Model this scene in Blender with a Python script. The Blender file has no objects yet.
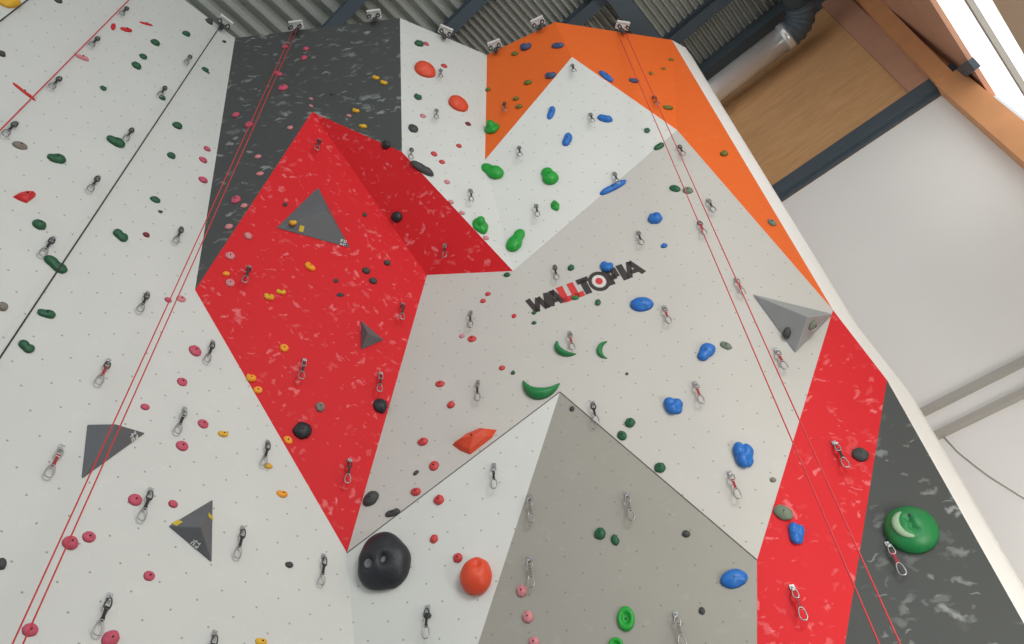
import bpy, math, random
from mathutils import Vector as V, Matrix, noise

# ------------------------------------------------------------------ camera frame and world frame
F = 770.0                      # focal length in pixels at 1024 x 644
CH = 1.6                       # eye height above the floor
ZEN = V((460 - 512, -335 - 322, F)).normalized()
YW = (V((0, 0, 1)) - ZEN * ZEN.z).normalized()
XW = YW.cross(ZEN)
if XW.x < 0: XW = -XW
CAM = V((0, 0, CH))
def ray(px, py):
    r = V((px - 512, py - 322, F))
    return V((r.dot(XW), r.dot(YW), r.dot(ZEN))).normalized()
def at_y(px, py, y):
    r = ray(px, py); return CAM + r * (y / r.y)
def at_z(px, py, z):
    r = ray(px, py); return CAM + r * ((z - CH) / r.z)
def at_plane(px, py, p0, n):
    r = ray(px, py); return CAM + r * ((p0 - CAM).dot(n) / r.dot(n))
def plane3(a, b, c):
    n = (b - a).cross(c - a).normalized()
    if n.dot(a - CAM) > 0: n = -n
    return a, n

col = bpy.context.scene.collection
def lin(c):
    return tuple(((v / 255) / 12.92 if v / 255 <= .04045 else ((v / 255 + .055) / 1.055) ** 2.4) for v in c) + (1,)

# ------------------------------------------------------------------ materials
def mat(name, rgb, rough=.5, metal=0, var=.08, scale=18.0, bump=0.0, spec=.4):
    m = bpy.data.materials.new(name); m.use_nodes = True
    nt = m.node_tree; b = nt.nodes['Principled BSDF']
    b.inputs['Roughness'].default_value = rough; b.inputs['Metallic'].default_value = metal
    b.inputs['Specular IOR Level'].default_value = spec
    tc = nt.nodes.new('ShaderNodeTexCoord'); nz = nt.nodes.new('ShaderNodeTexNoise')
    nz.inputs['Scale'].default_value = scale; nz.inputs['Detail'].default_value = 4
    nt.links.new(tc.outputs['Object'], nz.inputs['Vector'])
    mx = nt.nodes.new('ShaderNodeMix'); mx.data_type = 'RGBA'
    c = lin(rgb)
    mx.inputs[6].default_value = tuple(v * (1 - var) for v in c[:3]) + (1,)
    mx.inputs[7].default_value = tuple(min(1, v * (1 + var)) for v in c[:3]) + (1,)
    nt.links.new(nz.outputs['Fac'], mx.inputs[0]); nt.links.new(mx.outputs[2], b.inputs['Base Color'])
    if bump:
        bp = nt.nodes.new('ShaderNodeBump'); bp.inputs['Strength'].default_value = bump; bp.inputs['Distance'].default_value = .01
        nt.links.new(nz.outputs['Fac'], bp.inputs['Height']); nt.links.new(bp.outputs['Normal'], b.inputs['Normal'])
    return m

def panel_mat(name, rgb, chalk=0.0, dots=0.0, chalk_rgb=(225, 215, 212), rough=.6, stain=.05, streak=(5, 17), thr=.62):
    """painted plywood climbing panel: scuffs, chalk marks and a staggered grid of bolt holes, all in panel metres"""
    m = bpy.data.materials.new(name); m.use_nodes = True
    nt = m.node_tree; N = nt.nodes; L = nt.links; b = N['Principled BSDF']
    b.inputs['Roughness'].default_value = rough; b.inputs['Specular IOR Level'].default_value = .25
    uv = N.new('ShaderNodeUVMap'); uv.uv_map = 'panel'
    n1 = N.new('ShaderNodeTexNoise'); n1.inputs['Scale'].default_value = 1.3; n1.inputs['Detail'].default_value = 6
    L.new(uv.outputs[0], n1.inputs['Vector'])
    c = lin(rgb)
    mx = N.new('ShaderNodeMix'); mx.data_type = 'RGBA'
    mx.inputs[6].default_value = tuple(v * (1 - stain) for v in c[:3]) + (1,)
    mx.inputs[7].default_value = tuple(min(1, v * (1 + stain)) for v in c[:3]) + (1,)
    L.new(n1.outputs['Fac'], mx.inputs[0]); out = mx.outputs[2]
    if chalk:
        dn = N.new('ShaderNodeTexNoise'); dn.inputs['Scale'].default_value = 9; dn.inputs['Detail'].default_value = 3
        L.new(uv.outputs[0], dn.inputs['Vector'])
        def layer(sx, sy, rot, r0, keep, amount, warp):
            """scattered chalk dabs: random cells of a stretched Voronoi grid, ragged by noise"""
            global_out = out
            sc_ = N.new('ShaderNodeVectorMath'); sc_.operation = 'SCALE'; sc_.inputs['Scale'].default_value = warp
            L.new(dn.outputs['Color'], sc_.inputs[0])
            ad = N.new('ShaderNodeVectorMath'); ad.operation = 'ADD'; L.new(uv.outputs[0], ad.inputs[0]); L.new(sc_.outputs[0], ad.inputs[1])
            mp = N.new('ShaderNodeMapping'); mp.inputs['Scale'].default_value = (sx, sy, 1); mp.inputs['Rotation'].default_value = (0, 0, rot)
            L.new(ad.outputs[0], mp.inputs[0])
            vo = N.new('ShaderNodeTexVoronoi'); vo.voronoi_dimensions = '2D'; vo.inputs['Scale'].default_value = 1
            L.new(mp.outputs[0], vo.inputs['Vector'])
            rd = N.new('ShaderNodeMapRange'); rd.inputs[1].default_value = r0; rd.inputs[2].default_value = r0 * .35; L.new(vo.outputs['Distance'], rd.inputs[0])
            sp = N.new('ShaderNodeSeparateColor'); L.new(vo.outputs['Color'], sp.inputs[0])
            kp = N.new('ShaderNodeMapRange'); kp.inputs[1].default_value = 1 - keep; kp.inputs[2].default_value = 1.0; kp.inputs[3].default_value = 0; kp.inputs[4].default_value = amount
            L.new(sp.outputs[0], kp.inputs[0])
            mu = N.new('ShaderNodeMath'); mu.operation = 'MULTIPLY'; L.new(rd.outputs[0], mu.inputs[0]); L.new(kp.outputs[0], mu.inputs[1])
            m2 = N.new('ShaderNodeMix'); m2.data_type = 'RGBA'
            L.new(mu.outputs[0], m2.inputs[0]); L.new(global_out, m2.inputs[6]); m2.inputs[7].default_value = lin(chalk_rgb); return m2.outputs[2]
        out = layer(streak[0] * 1.5, streak[1], .2, .34, .2, chalk, .22)
        out = layer(streak[0] * .8, streak[1] * .55, -.15, .3, .14, chalk, .34)
        out = layer(streak[0] * 1.9, streak[1] * 1.9, .45, .3, .2, chalk * .75, .2)
    if dots:
        mp = N.new('ShaderNodeMapping'); mp.inputs['Scale'].default_value = (5.2, 5.2, 1); mp.inputs['Rotation'].default_value = (0, 0, math.radians(45 + 6))
        L.new(uv.outputs[0], mp.inputs[0])
        fr = N.new('ShaderNodeVectorMath'); fr.operation = 'FRACTION'; L.new(mp.outputs[0], fr.inputs[0])
        ds = N.new('ShaderNodeVectorMath'); ds.operation = 'DISTANCE'; ds.inputs[1].default_value = (.5, .5, 0)
        L.new(fr.outputs[0], ds.inputs[0])
        lt = N.new('ShaderNodeMapRange'); lt.inputs[1].default_value = .05; lt.inputs[2].default_value = .025; lt.inputs[3].default_value = 0; lt.inputs[4].default_value = dots
        L.new(ds.outputs['Value'], lt.inputs[0])
        m3 = N.new('ShaderNodeMix'); m3.data_type = 'RGBA'
        L.new(lt.outputs[0], m3.inputs[0]); L.new(out, m3.inputs[6]); m3.inputs[7].default_value = lin((95, 92, 86)); out = m3.outputs[2]
    L.new(out, b.inputs['Base Color'])
    return m

M = {
 'white': panel_mat('white_panel_paint', (206, 208, 203), chalk=.15, dots=.62, chalk_rgb=(228, 228, 224)),
 'grey': panel_mat('pale_grey_panel_paint', (192, 190, 183), chalk=.1, dots=.58),
 'mgrey': panel_mat('lower_panel_mid_grey', (154, 152, 143), chalk=.12, dots=.5, chalk_rgb=(196, 194, 188)),  # darker base than the pale grey, for the lower grey panel only
 'red': panel_mat('red_panel_paint', (206, 30, 37), chalk=.5, chalk_rgb=(238, 150, 152), streak=(7, 13)),
 'dark': panel_mat('charcoal_panel_paint', (75, 78, 76), chalk=.6, chalk_rgb=(172, 178, 174), streak=(4, 11)),
 'orange': panel_mat('orange_panel_paint', (226, 104, 40), chalk=.1, chalk_rgb=(240, 160, 110)),
 'edge': mat('white_edge_paint', (228, 229, 225), .6, var=.03, scale=2),
 'pink': mat('pink_resin', (194, 82, 104), .55), 'green': mat('bright_green_resin', (30, 152, 52), .4),
 'dgreen': mat('dark_green_resin', (38, 92, 62), .5), 'mgreen': mat('mid_green_resin', (32, 122, 66), .45),
 'blue': mat('blue_resin', (36, 106, 184), .4), 'red_h': mat('red_resin', (205, 44, 46), .5), 'coral': mat('coral_red_resin', (198, 68, 68), .5),
 'ored': mat('orange_red_resin', (216, 76, 46), .45), 'yellow': mat('yellow_resin', (222, 172, 46), .5),
 'amber': mat('amber_resin', (240, 158, 40), .5), 'black': mat('black_resin', (40, 42, 47), .45, bump=.3, scale=40),
 'char': mat('charcoal_resin', (66, 68, 68), .6), 'gbrown': mat('grey_brown_resin', (128, 120, 110), .6), 'ggreen': mat('grey_green_resin', (112, 124, 106), .6),
 'maroon': mat('maroon_resin', (120, 42, 48), .55), 'dblue': mat('slate_blue_resin', (62, 82, 120), .5), 'olive': mat('olive_green_resin', (104, 108, 42), .55),
 'lip': mat('chalky_green_resin', (142, 172, 138), .6), 'pocket': mat('chalky_grey_resin', (112, 112, 116), .7), 'rose': mat('dusty_rose_resin', (206, 132, 138), .6),
 'chalk': mat('chalk_dust', (190, 190, 186), .9), 'hole': mat('bolt_steel', (45, 45, 46), .45, metal=.5),
 'vol': mat('grey_volume_paint', (96, 99, 102), .6, var=.12, scale=5), 'vol_l': mat('light_grey_volume_paint', (150, 154, 154), .6, var=.1, scale=5),
 'steel': mat('brushed_steel', (170, 172, 172), .35, metal=.85), 'dsteel': mat('dark_anodised_steel', (74, 76, 78), .4, metal=.7),
 'sling_b': mat('black_webbing', (48, 46, 46), .8), 'sling_r': mat('red_webbing', (150, 52, 56), .8), 'sling_g': mat('grey_webbing', (120, 112, 108), .8),
 'rope_r': mat('red_rope', (196, 62, 66), .8, var=.15, scale=60), 'rope_k': mat('black_rope', (58, 57, 58), .8, var=.2, scale=60),
 'wall': mat('white_wall_paint', (240, 239, 235), .75, var=.025, scale=1.2), 'floor': mat('floor_mat', (96, 99, 104), .8, var=.06, scale=3),
 'corr': mat('corrugated_steel', (164, 168, 160), .5, metal=.15, var=.12, scale=1.5), 'beam': mat('blue_grey_beam_paint', (78, 90, 98), .55, var=.08, scale=3),
 'duct': mat('galvanised_steel', (226, 228, 227), .27, metal=.6, var=.08, scale=4), 'timber': mat('pine_timber', (212, 152, 104), .6, var=.14, scale=3),
 'timber_d': mat('brown_timber', (194, 148, 122), .65, var=.12, scale=3), 'lwood': mat('pale_board', (206, 186, 158), .7, var=.06, scale=2),
 'rail': mat('grey_rail_paint', (176, 172, 164), .6, var=.04, scale=3), 'logo_k': mat('dark_vinyl', (62, 56, 54), .6), 'logo_r': mat('red_vinyl', (206, 58, 58), .6),
 'logo_w': mat('white_vinyl', (214, 210, 206), .6), 'mark_w': mat('white_paint_mark', (205, 207, 205), .7), 'mark_y': mat('yellow_paint_mark', (205, 180, 60), .7),
 'seam': mat('seam_shadow_tone', (96, 92, 86), .8),
}
def plywood():
    m = bpy.data.materials.new('plywood'); m.use_nodes = True
    nt = m.node_tree; N = nt.nodes; L = nt.links; b = N['Principled BSDF']; b.inputs['Roughness'].default_value = .6
    uv = N.new('ShaderNodeUVMap'); uv.uv_map = 'panel'
    mp = N.new('ShaderNodeMapping'); mp.inputs['Scale'].default_value = (1.0, 5, 1); L.new(uv.outputs[0], mp.inputs[0])
    n = N.new('ShaderNodeTexNoise'); n.inputs['Scale'].default_value = 2; n.inputs['Detail'].default_value = 7; n.inputs['Distortion'].default_value = 1.2
    L.new(mp.outputs[0], n.inputs['Vector'])
    cr = N.new('ShaderNodeValToRGB'); cr.color_ramp.elements[0].color = lin((206, 158, 108)); cr.color_ramp.elements[1].color = lin((224, 176, 124))
    cr.color_ramp.elements[0].position = .3; cr.color_ramp.elements[1].position = .7
    L.new(n.outputs['Fac'], cr.inputs[0]); L.new(cr.outputs[0], b.inputs['Base Color'])
    return m
M['ply'] = plywood()
def glow():
    m = bpy.data.materials.new('daylit_glazing'); m.use_nodes = True
    b = m.node_tree.nodes['Principled BSDF']; b.inputs['Base Color'].default_value = (.9, .93, .95, 1); b.inputs['Roughness'].default_value = .1
    b.inputs['Emission Color'].default_value = (1, .99, .96, 1); b.inputs['Emission Strength'].default_value = 1.2
    return m
M['glow'] = glow()

# ------------------------------------------------------------------ mesh helpers
class MB:
    def __init__(s): s.v, s.f, s.mi = [], [], []
    def add(s, vs, fs, mi=0):
        o = len(s.v); s.v += [V(p) for p in vs]; s.f += [tuple(i + o for i in f) for f in fs]; s.mi += [mi] * len(fs)
    def box(s, o, ux, uy, uz, mi=0):
        """box centred at o with half-axis vectors"""
        vs = [o + ux * a + uy * b + uz * c for a in (-1, 1) for b in (-1, 1) for c in (-1, 1)]
        s.add(vs, [(0, 1, 3, 2), (4, 6, 7, 5), (0, 4, 5, 1), (2, 3, 7, 6), (0, 2, 6, 4), (1, 5, 7, 3)], mi)
    def tube(s, pts, r, n=8, closed=False, mi=0, up=V((0, 0, 1)), flat=1.0):
        k = len(pts); vs = []
        for i, p in enumerate(pts):
            a = pts[(i - 1) % k] if closed or i > 0 else p
            b = pts[(i + 1) % k] if closed or i < k - 1 else p
            t = (b - a).normalized(); u = up if abs(t.dot(up)) < .95 else V((1, 0, 0))
            x = t.cross(u).normalized(); y = x.cross(t)
            rr = r[i] if isinstance(r, (list, tuple)) else r
            for j in range(n):
                an = 2 * math.pi * j / n; vs.append(p + x * (rr * math.cos(an)) + y * (rr * flat * math.sin(an)))
        fs = []
        for i in range(k if closed else k - 1):
            for j in range(n):
                fs.append((i * n + j, i * n + (j + 1) % n, ((i + 1) % k) * n + (j + 1) % n, ((i + 1) % k) * n + j))
        if not closed: fs += [tuple(range(n))[::-1], tuple(range((k - 1) * n, k * n))]
        s.add(vs, fs, mi)
    def prism(s, poly, back, mi=0):
        """closed slab: front polygon swept by the vector back"""
        n = len(poly); vs = list(poly) + [p + back for p in poly]
        s.add(vs, [tuple(range(n)), tuple(range(n, 2 * n))[::-1]] + [(i, i + n, (i + 1) % n + n, (i + 1) % n) for i in range(n)], mi)
    def build(s, name, mats, parent=None, smooth=False, loc=None):
        me = bpy.data.meshes.new(name)
        me.from_pydata([tuple(p) for p in s.v], [], s.f)
        for m in (mats if isinstance(mats, (list, tuple)) else [mats]): me.materials.append(m)
        if any(s.mi): me.polygons.foreach_set('material_index', s.mi)
        if smooth: me.polygons.foreach_set('use_smooth', [True] * len(me.polygons))
        import bmesh
        bm = bmesh.new(); bm.from_mesh(me); bmesh.ops.recalc_face_normals(bm, faces=bm.faces); bm.to_mesh(me); bm.free()
        me.update()
        o = bpy.data.objects.new(name, me); col.objects.link(o)
        if parent: o.parent = parent
        if loc is not None: o.location = loc
        return o
def tag(o, label=None, cat=None, group=None, kind=None):
    if label: o['label'] = label
    if cat: o['category'] = cat
    if group: o['group'] = group
    if kind: o['kind'] = kind
    return o
def empty(name, loc=(0, 0, 0)):
    o = bpy.data.objects.new(name, None); o.location = loc; o.empty_display_size = .1; col.objects.link(o); return o
def add_uv(o, ux, uy, org=V((0, 0, 0))):
    uvl = o.data.uv_layers.new(name='panel')
    for lp in o.data.loops:
        p = o.data.vertices[lp.vertex_index].co - org; uvl.data[lp.index].uv = (p.dot(ux), p.dot(uy))

# ------------------------------------------------------------------ the faceted wall: corner points in metres
TOP = 10.0 + CH
P = {}
P['a_t'] = at_z(235, 38, TOP); P['b_t'] = at_z(400, 18, TOP); P['e_t'] = at_z(487, 55, TOP)
P['o_t'] = at_z(555, 22, TOP); P['o_r'] = at_z(672, 40, TOP)
A0 = P['a_t']; AN = V((.73, -.683, 0)).normalized()          # the tall white panel is plumb
for k, px in {'red_l': (195, 290), 'red_b': (347, 553), 'fold': (380, 644)}.items(): P[k] = at_plane(*px, A0, AN)
B = plane3(P['a_t'], P['b_t'], P['red_l'])
P['red_t'] = at_plane(312, 112, *B); P['d_t'] = at_plane(402, 152, *B)
C = plane3(P['red_t'], P['red_l'], P['red_b'])
P['d_b'] = at_plane(427, 275, *C)
P['h_r'] = at_y(833, 310, 4.5)
H = plane3(P['red_b'], P['d_b'], P['h_r'])
for k, px in {'d_r': (513, 271), 'f_r': (677, 130), 'h_b': (757, 560), 'i_t': (560, 392)}.items(): P[k] = at_plane(*px, *H)
Q = plane3(P['red_t'], P['d_b'], P['d_r']); P['d_t'] = at_plane(402, 152, *Q)
Q = plane3(P['o_t'], P['o_r'], P['f_r']); P['f_t'] = at_plane(572, 57, *Q)
Q = plane3(P['f_t'], P['f_r'], P['d_r']); P['f_l'] = at_plane(485, 160, *Q)
I = plane3(P['red_b'], P['i_t'], P['fold'])
P['ij'] = at_y(478, 644, at_plane(478, 644, *I).y - .3)
I = plane3(P['red_b'], P['i_t'], P['ij']); u = AN.cross(I[1]).normalized(); u = -u if u.z > 0 else u
P['fold'] = P['red_b'] + u * 1.2
P['k_t'] = at_y(887, 380, P['h_r'].y + .12)
K = plane3(P['h_r'], P['h_b'], P['k_t'])
P['jk'] = at_plane(757, 644, *K); P['kl'] = at_plane(845, 644, *K)
P['l_r'] = at_y(1022, 620, P['k_t'].y + .15)
def ext(a, b, z=0.0):
    a, b = P[a], P[b]; return a + (b - a) * ((z - a.z) / (b.z - a.z))
P['fold0'] = V((-1.2, 5.75, 0)); P['ij0'] = V((-.5, 5.72, 0)); P['jk0'] = V((1.25, 5.45, 0)); P['kl0'] = V((1.85, 5.3, 0)); P['l0'] = ext('k_t', 'l_r')
AX = V((.683, .73, 0)).normalized()
P['a_far'] = P['a_t'] - AX * 6.2
P['a_far0'] = V((P['a_far'].x, P['a_far'].y, 0))
PANELS = [   # name, material, corner keys (front loop), triangles as index triples, label
 ('white_panel', 'white', ['a_far', 'a_t', 'red_l', 'red_b', 'fold', 'fold0', 'a_far0'], None, 'tall white panel crossed by black and red ropes'),
 ('charcoal_panel', 'dark', ['a_t', 'b_t', 'd_t', 'red_t', 'red_l'], [(0, 1, 2), (0, 2, 3), (0, 3, 4)], 'scuffed charcoal panel above the red facets'),
 ('red_panel', 'red', ['red_t', 'red_l', 'red_b', 'd_b'], None, 'large bright red facet ending in a low point'),
 ('red_panel', 'red', ['red_t', 'd_t', 'd_r', 'd_b'], [(0, 1, 3), (1, 2, 3)], 'deep red facet folding back from the bright one'),
 ('white_panel', 'white', ['b_t', 'e_t', 'f_l', 'd_r', 'd_t'], [(0, 1, 2), (0, 2, 4), (2, 3, 4)], 'narrow upper white panel with orange-red ovals'),
 ('white_panel', 'white', ['f_l', 'f_t', 'f_r', 'd_r'], [(0, 1, 3), (1, 2, 3)], 'white diamond panel with bright green holds'),
 ('orange_panel', 'orange', ['e_t', 'o_t', 'f_t', 'f_l'], [(0, 1, 2), (0, 2, 3)], 'orange facet with slate blue holds'),
 ('orange_panel', 'orange', ['o_t', 'o_r', 'f_r', 'f_t'], [(0, 1, 2), (0, 2, 3)], 'orange facet under the red rope anchor'),
 ('orange_panel', 'orange', ['o_r', 'h_r', 'f_r'], None, 'long orange facet tapering to a point'),
 ('grey_panel', 'grey', ['d_b', 'd_r', 'f_r', 'h_r', 'h_b', 'i_t', 'red_b'], None, 'big pale grey panel carrying the dark and red lettering'),
 ('white_panel', 'white', ['red_b', 'i_t', 'ij', 'ij0', 'fold0', 'fold'], [(0, 1, 2), (0, 2, 5), (2, 3, 5), (3, 4, 5)], 'white wedge panel with the big black hold'),
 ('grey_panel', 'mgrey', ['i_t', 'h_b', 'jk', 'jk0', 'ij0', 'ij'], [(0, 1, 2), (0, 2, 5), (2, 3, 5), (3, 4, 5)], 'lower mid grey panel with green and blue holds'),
 ('red_panel', 'red', ['h_r', 'k_t', 'kl', 'kl0', 'jk0', 'jk', 'h_b'], None, 'red panel beneath the grey triangular volume'),
 ('charcoal_panel', 'dark', ['k_t', 'l_r', 'l0', 'kl0', 'kl'], [(0, 1, 4), (1, 3, 4), (1, 2, 3)], 'charcoal panel with the green dome hold'),
]
import mathutils.geometry as G
wall = empty('climbing_wall')
tag(wall, 'tall faceted indoor climbing wall in white, grey, red, orange and charcoal panels', 'climbing wall', kind='thing')
TRIS = []; OBJ = {}
for idx, (nm, mk, keys, tris, lab) in enumerate(PANELS):
    pts = [P[k] for k in keys]
    if tris is None:
        tris = G.tessellate_polygon([[p.copy() for p in pts]])
    nsum = V((0, 0, 0))
    for t in tris:
        a, b, c = (pts[i] for i in t); n = (b - a).cross(c - a)
        if n.length < 1e-9: continue
        if n.dot(a - CAM) > 0: n = -n
        nsum += n; TRIS.append((a, b, c, n.normalized(), idx))
    n = nsum.normalized()
    back = V((0, .07, 0)); m = len(pts); mb = MB()
    mb.add(pts + [p + back for p in pts], [tuple(t) for t in tris] + [tuple(i + m for i in t)[::-1] for t in tris] + [(i, i + m, (i + 1) % m + m, (i + 1) % m) for i in range(m)])
    o = mb.build(nm, M[mk], wall); o['label'] = lab
    ux = V((0, 0, 1)).cross(n).normalized(); add_uv(o, ux, n.cross(ux), pts[0]); OBJ[idx] = (o, n)
# side return of the tower, facing the white hall wall
PD = V((.6189, .7855, 0)); DD = V((-.7855, .6189, 0))
CW = .36
mb = MB()
edge = [P['o_r'], P['h_r'], P['k_t'], P['l_r'], P['l0']]
for a, b in zip(edge[:-1], edge[1:]):
    back = V((.19, .12, 0))
    mb.prism([a, b, b + back, a + back], V((-.03, .07, 0)))
    mb.prism([a + back, b + back, b + back + PD * .15, a + back + PD * .15], V((-.05, .03, 0)))
o = mb.build('edge_panel', M['edge'], wall); o['label'] = 'white side return along the outer edge'
# joint strips, coloured dark for the gap shadow, below the grey panel
for a, b in (('red_b', 'i_t'), ('i_t', 'h_b')):
    mb = MB(); n = H[1]; d = (P[b] - P[a]); u = d.normalized(); w = u.cross(n).normalized()
    mb.box((P[a] + P[b]) / 2 + n * .002, d * .5, w * .003, n * .003)
    mb.build('seam_strip', M['seam'], wall)['label'] = 'dark joint line below the big grey panel'

def hit(px, py):
    r = ray(px, py); best = None
    for a, b, c, n, i in TRIS:
        p = G.intersect_ray_tri(a, b, c, r, CAM, True)
        if p is not None and (p - CAM).dot(r) > 0:
            d = (p - CAM).length
            if best is None or d < best[0]: best = (d, p, n, i)
    return best

# ------------------------------------------------------------------ lettering on the big grey panel
def lettering():
    p0, n = H
    O = at_plane(534, 314, p0, n); U = at_plane(646, 272.5, p0, n) - O; W = at_plane(527, 299, p0, n) - O
    e = n * .004
    def stroke(mb, a, b, w, mi=0):
        pa = O + U * a[0] + W * a[1]; pb = O + U * b[0] + W * b[1]
        d = pb - pa; x = d.cross(n).normalized() * (w * W.length * .5)
        mb.box((pa + pb) / 2 + e * .5, d * .5, x, e * .5, mi)
    par = OBJ[9][0]
    T = .3
    letters = [
     ('W', 0, [((0, .95), (.035, .05)), ((.035, .05), (.085, .85)), ((.085, .85), (.125, .05)), ((.125, .05), (.165, .95))]),
     ('A', 0, [((.165, .05), (.215, .95)), ((.215, .95), (.262, .05)), ((.19, .32), (.245, .32))]),
     ('L', 1, [((.29, .0), (.29, 1.0)), ((.28, .13), (.355, .13))]),
     ('L', 1, [((.385, .0), (.385, 1.0)), ((.375, .13), (.455, .13))]),
     ('T', 0, [((.44, .88), (.545, .88)), ((.492, .0), (.492, .9))]),
     ('P', 0, [((.70, .0), (.70, 1.0)), ((.70, .88), (.765, .88)), ((.70, .42), (.765, .42)), ((.765, .95), (.765, .36))]),
     ('I', 0, [((.83, .0), (.83, 1.0))]),
     ('A', 0, [((.86, .03), (.92, .97)), ((.92, .97), (.985, .03)), ((.885, .32), (.95, .32))]),
    ]
    for ch, mi, st in letters:
        mb = MB()
        for a, b in st: stroke(mb, a, b, T if ch not in 'WA' else .24)
        o = mb.build('letter', M['logo_r' if mi else 'logo_k'], par); o['label'] = ('red ' if mi else 'dark ') + 'letter ' + ch
    mb = MB(); c = O + U * .615 + W * .48; ru = U.normalized() * .088 * U.length; rw = n.cross(U.normalized()) * .62 * W.length
    if rw.dot(W) < 0: rw = -rw
    def ring(r0, r1, h, mi):
        k = 28; vs = []
        for j in range(k):
            a = 2 * math.pi * j / k; d = ru * math.cos(a) + rw * math.sin(a)
            vs += [c + d * r0, c + d * r1, c + d * r1 + n * h, c + d * r0 + n * h]
        fs = []
        for j in range(k):
            q = (j + 1) % k
            for s_ in range(4): fs.append((j * 4 + s_, j * 4 + (s_ + 1) % 4, q * 4 + (s_ + 1) % 4, q * 4 + s_))
        mb.add(vs, fs, mi)
    ring(.68, 1.0, .004, 0); ring(.001, .62, .0035, 2); ring(.001, .34, .005, 1)
    o = mb.build('letter', [M['logo_k'], M['logo_r'], M['logo_w']], par); o['label'] = 'round letter O with a red dot'
lettering()

# ------------------------------------------------------------------ climbing holds
def ico(n):
    import bmesh
    bm = bmesh.new(); bmesh.ops.create_icosphere(bm, subdivisions=n, radius=1)
    r = ([v.co.copy() for v in bm.verts], [tuple(v.index for v in f.verts) for f in bm.faces]); bm.free(); return r
ICO = {1: ico(1), 2: ico(2), 3: ico(3), 4: ico(4)}
def lobes(parts, scoops=(), sub=3, k=9, rough=.05, seed=0):
    """star-shaped union of ellipsoids about the origin; scoops press hollows in; flat underside at z=0"""
    vs, fs = ICO[sub]; out = []
    for d in vs:
        d = d.normalized(); acc = 1e-9
        for c, r in parts:
            q = V((d.x / r[0], d.y / r[1], d.z / r[2])); g = V((c[0] / r[0], c[1] / r[1], c[2] / r[2]))
            a = q.dot(q); b = q.dot(g); cc = g.dot(g) - 1; D = b * b - a * cc
            if D < 0: continue
            t = (b + math.sqrt(D)) / a
            if t > 0: acc += t ** k
        t = acc ** (1 / k)
        t = max(t, .15)
        t *= 1 + rough * noise.noise(d * 2.2 + V((seed * 3.7, seed, 0)))
        for sd, wid, dep in scoops:
            s = V(sd).normalized().dot(d)
            t *= 1 - dep * math.exp(-((1 - s) / wid) ** 2)
        p = d * t; p.z = max(p.z, 0)
        out.append(p)
    return out, fs
def arc_crescent(th0, th1, n=22, m=8):
    vs = []; fs = []
    for i in range(n + 1):
        a = th0 + (th1 - th0) * i / n; w = math.sin(math.pi * i / n) ** .7
        ri, ro = .95 - .5 * w, 1.0
        for j in range(m + 1):
            b = math.pi * j / m; rr = (ri + ro) / 2 + (ro - ri) / 2 * math.cos(b)
            vs.append(V((rr * math.cos(a), rr * math.sin(a),   .02 + .5 * w * math.sin(b) * (.6 + .4 * (1 + math.cos(b)) / 2) - .02)))
    for i in range(n):
        for j in range(m): fs.append((i * (m + 1) + j, i * (m + 1) + j + 1, (i + 1) * (m + 1) + j + 1, (i + 1) * (m + 1) + j))
        fs.append((i * (m + 1) + m, i * (m + 1), (i + 1) * (m + 1), (i + 1) * (m + 1) + m))
    fs += [tuple(range(m + 1)), tuple(range(n * (m + 1), (n + 1) * (m + 1)))[::-1]]
    return vs, fs
def lathe(prof, n=28):
    vs = []; fs = []
    for r, z in prof:
        for j in range(n): vs.append(V((r * math.cos(2 * math.pi * j / n), r * math.sin(2 * math.pi * j / n), z)))
    for i in range(len(prof) - 1):
        for j in range(n): fs.append((i * n + j, i * n + (j + 1) % n, (i + 1) * n + (j + 1) % n, (i + 1) * n + j))
    fs += [tuple(range(n))[::-1], tuple(range((len(prof) - 1) * n, len(prof) * n))]
    return vs, fs
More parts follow.
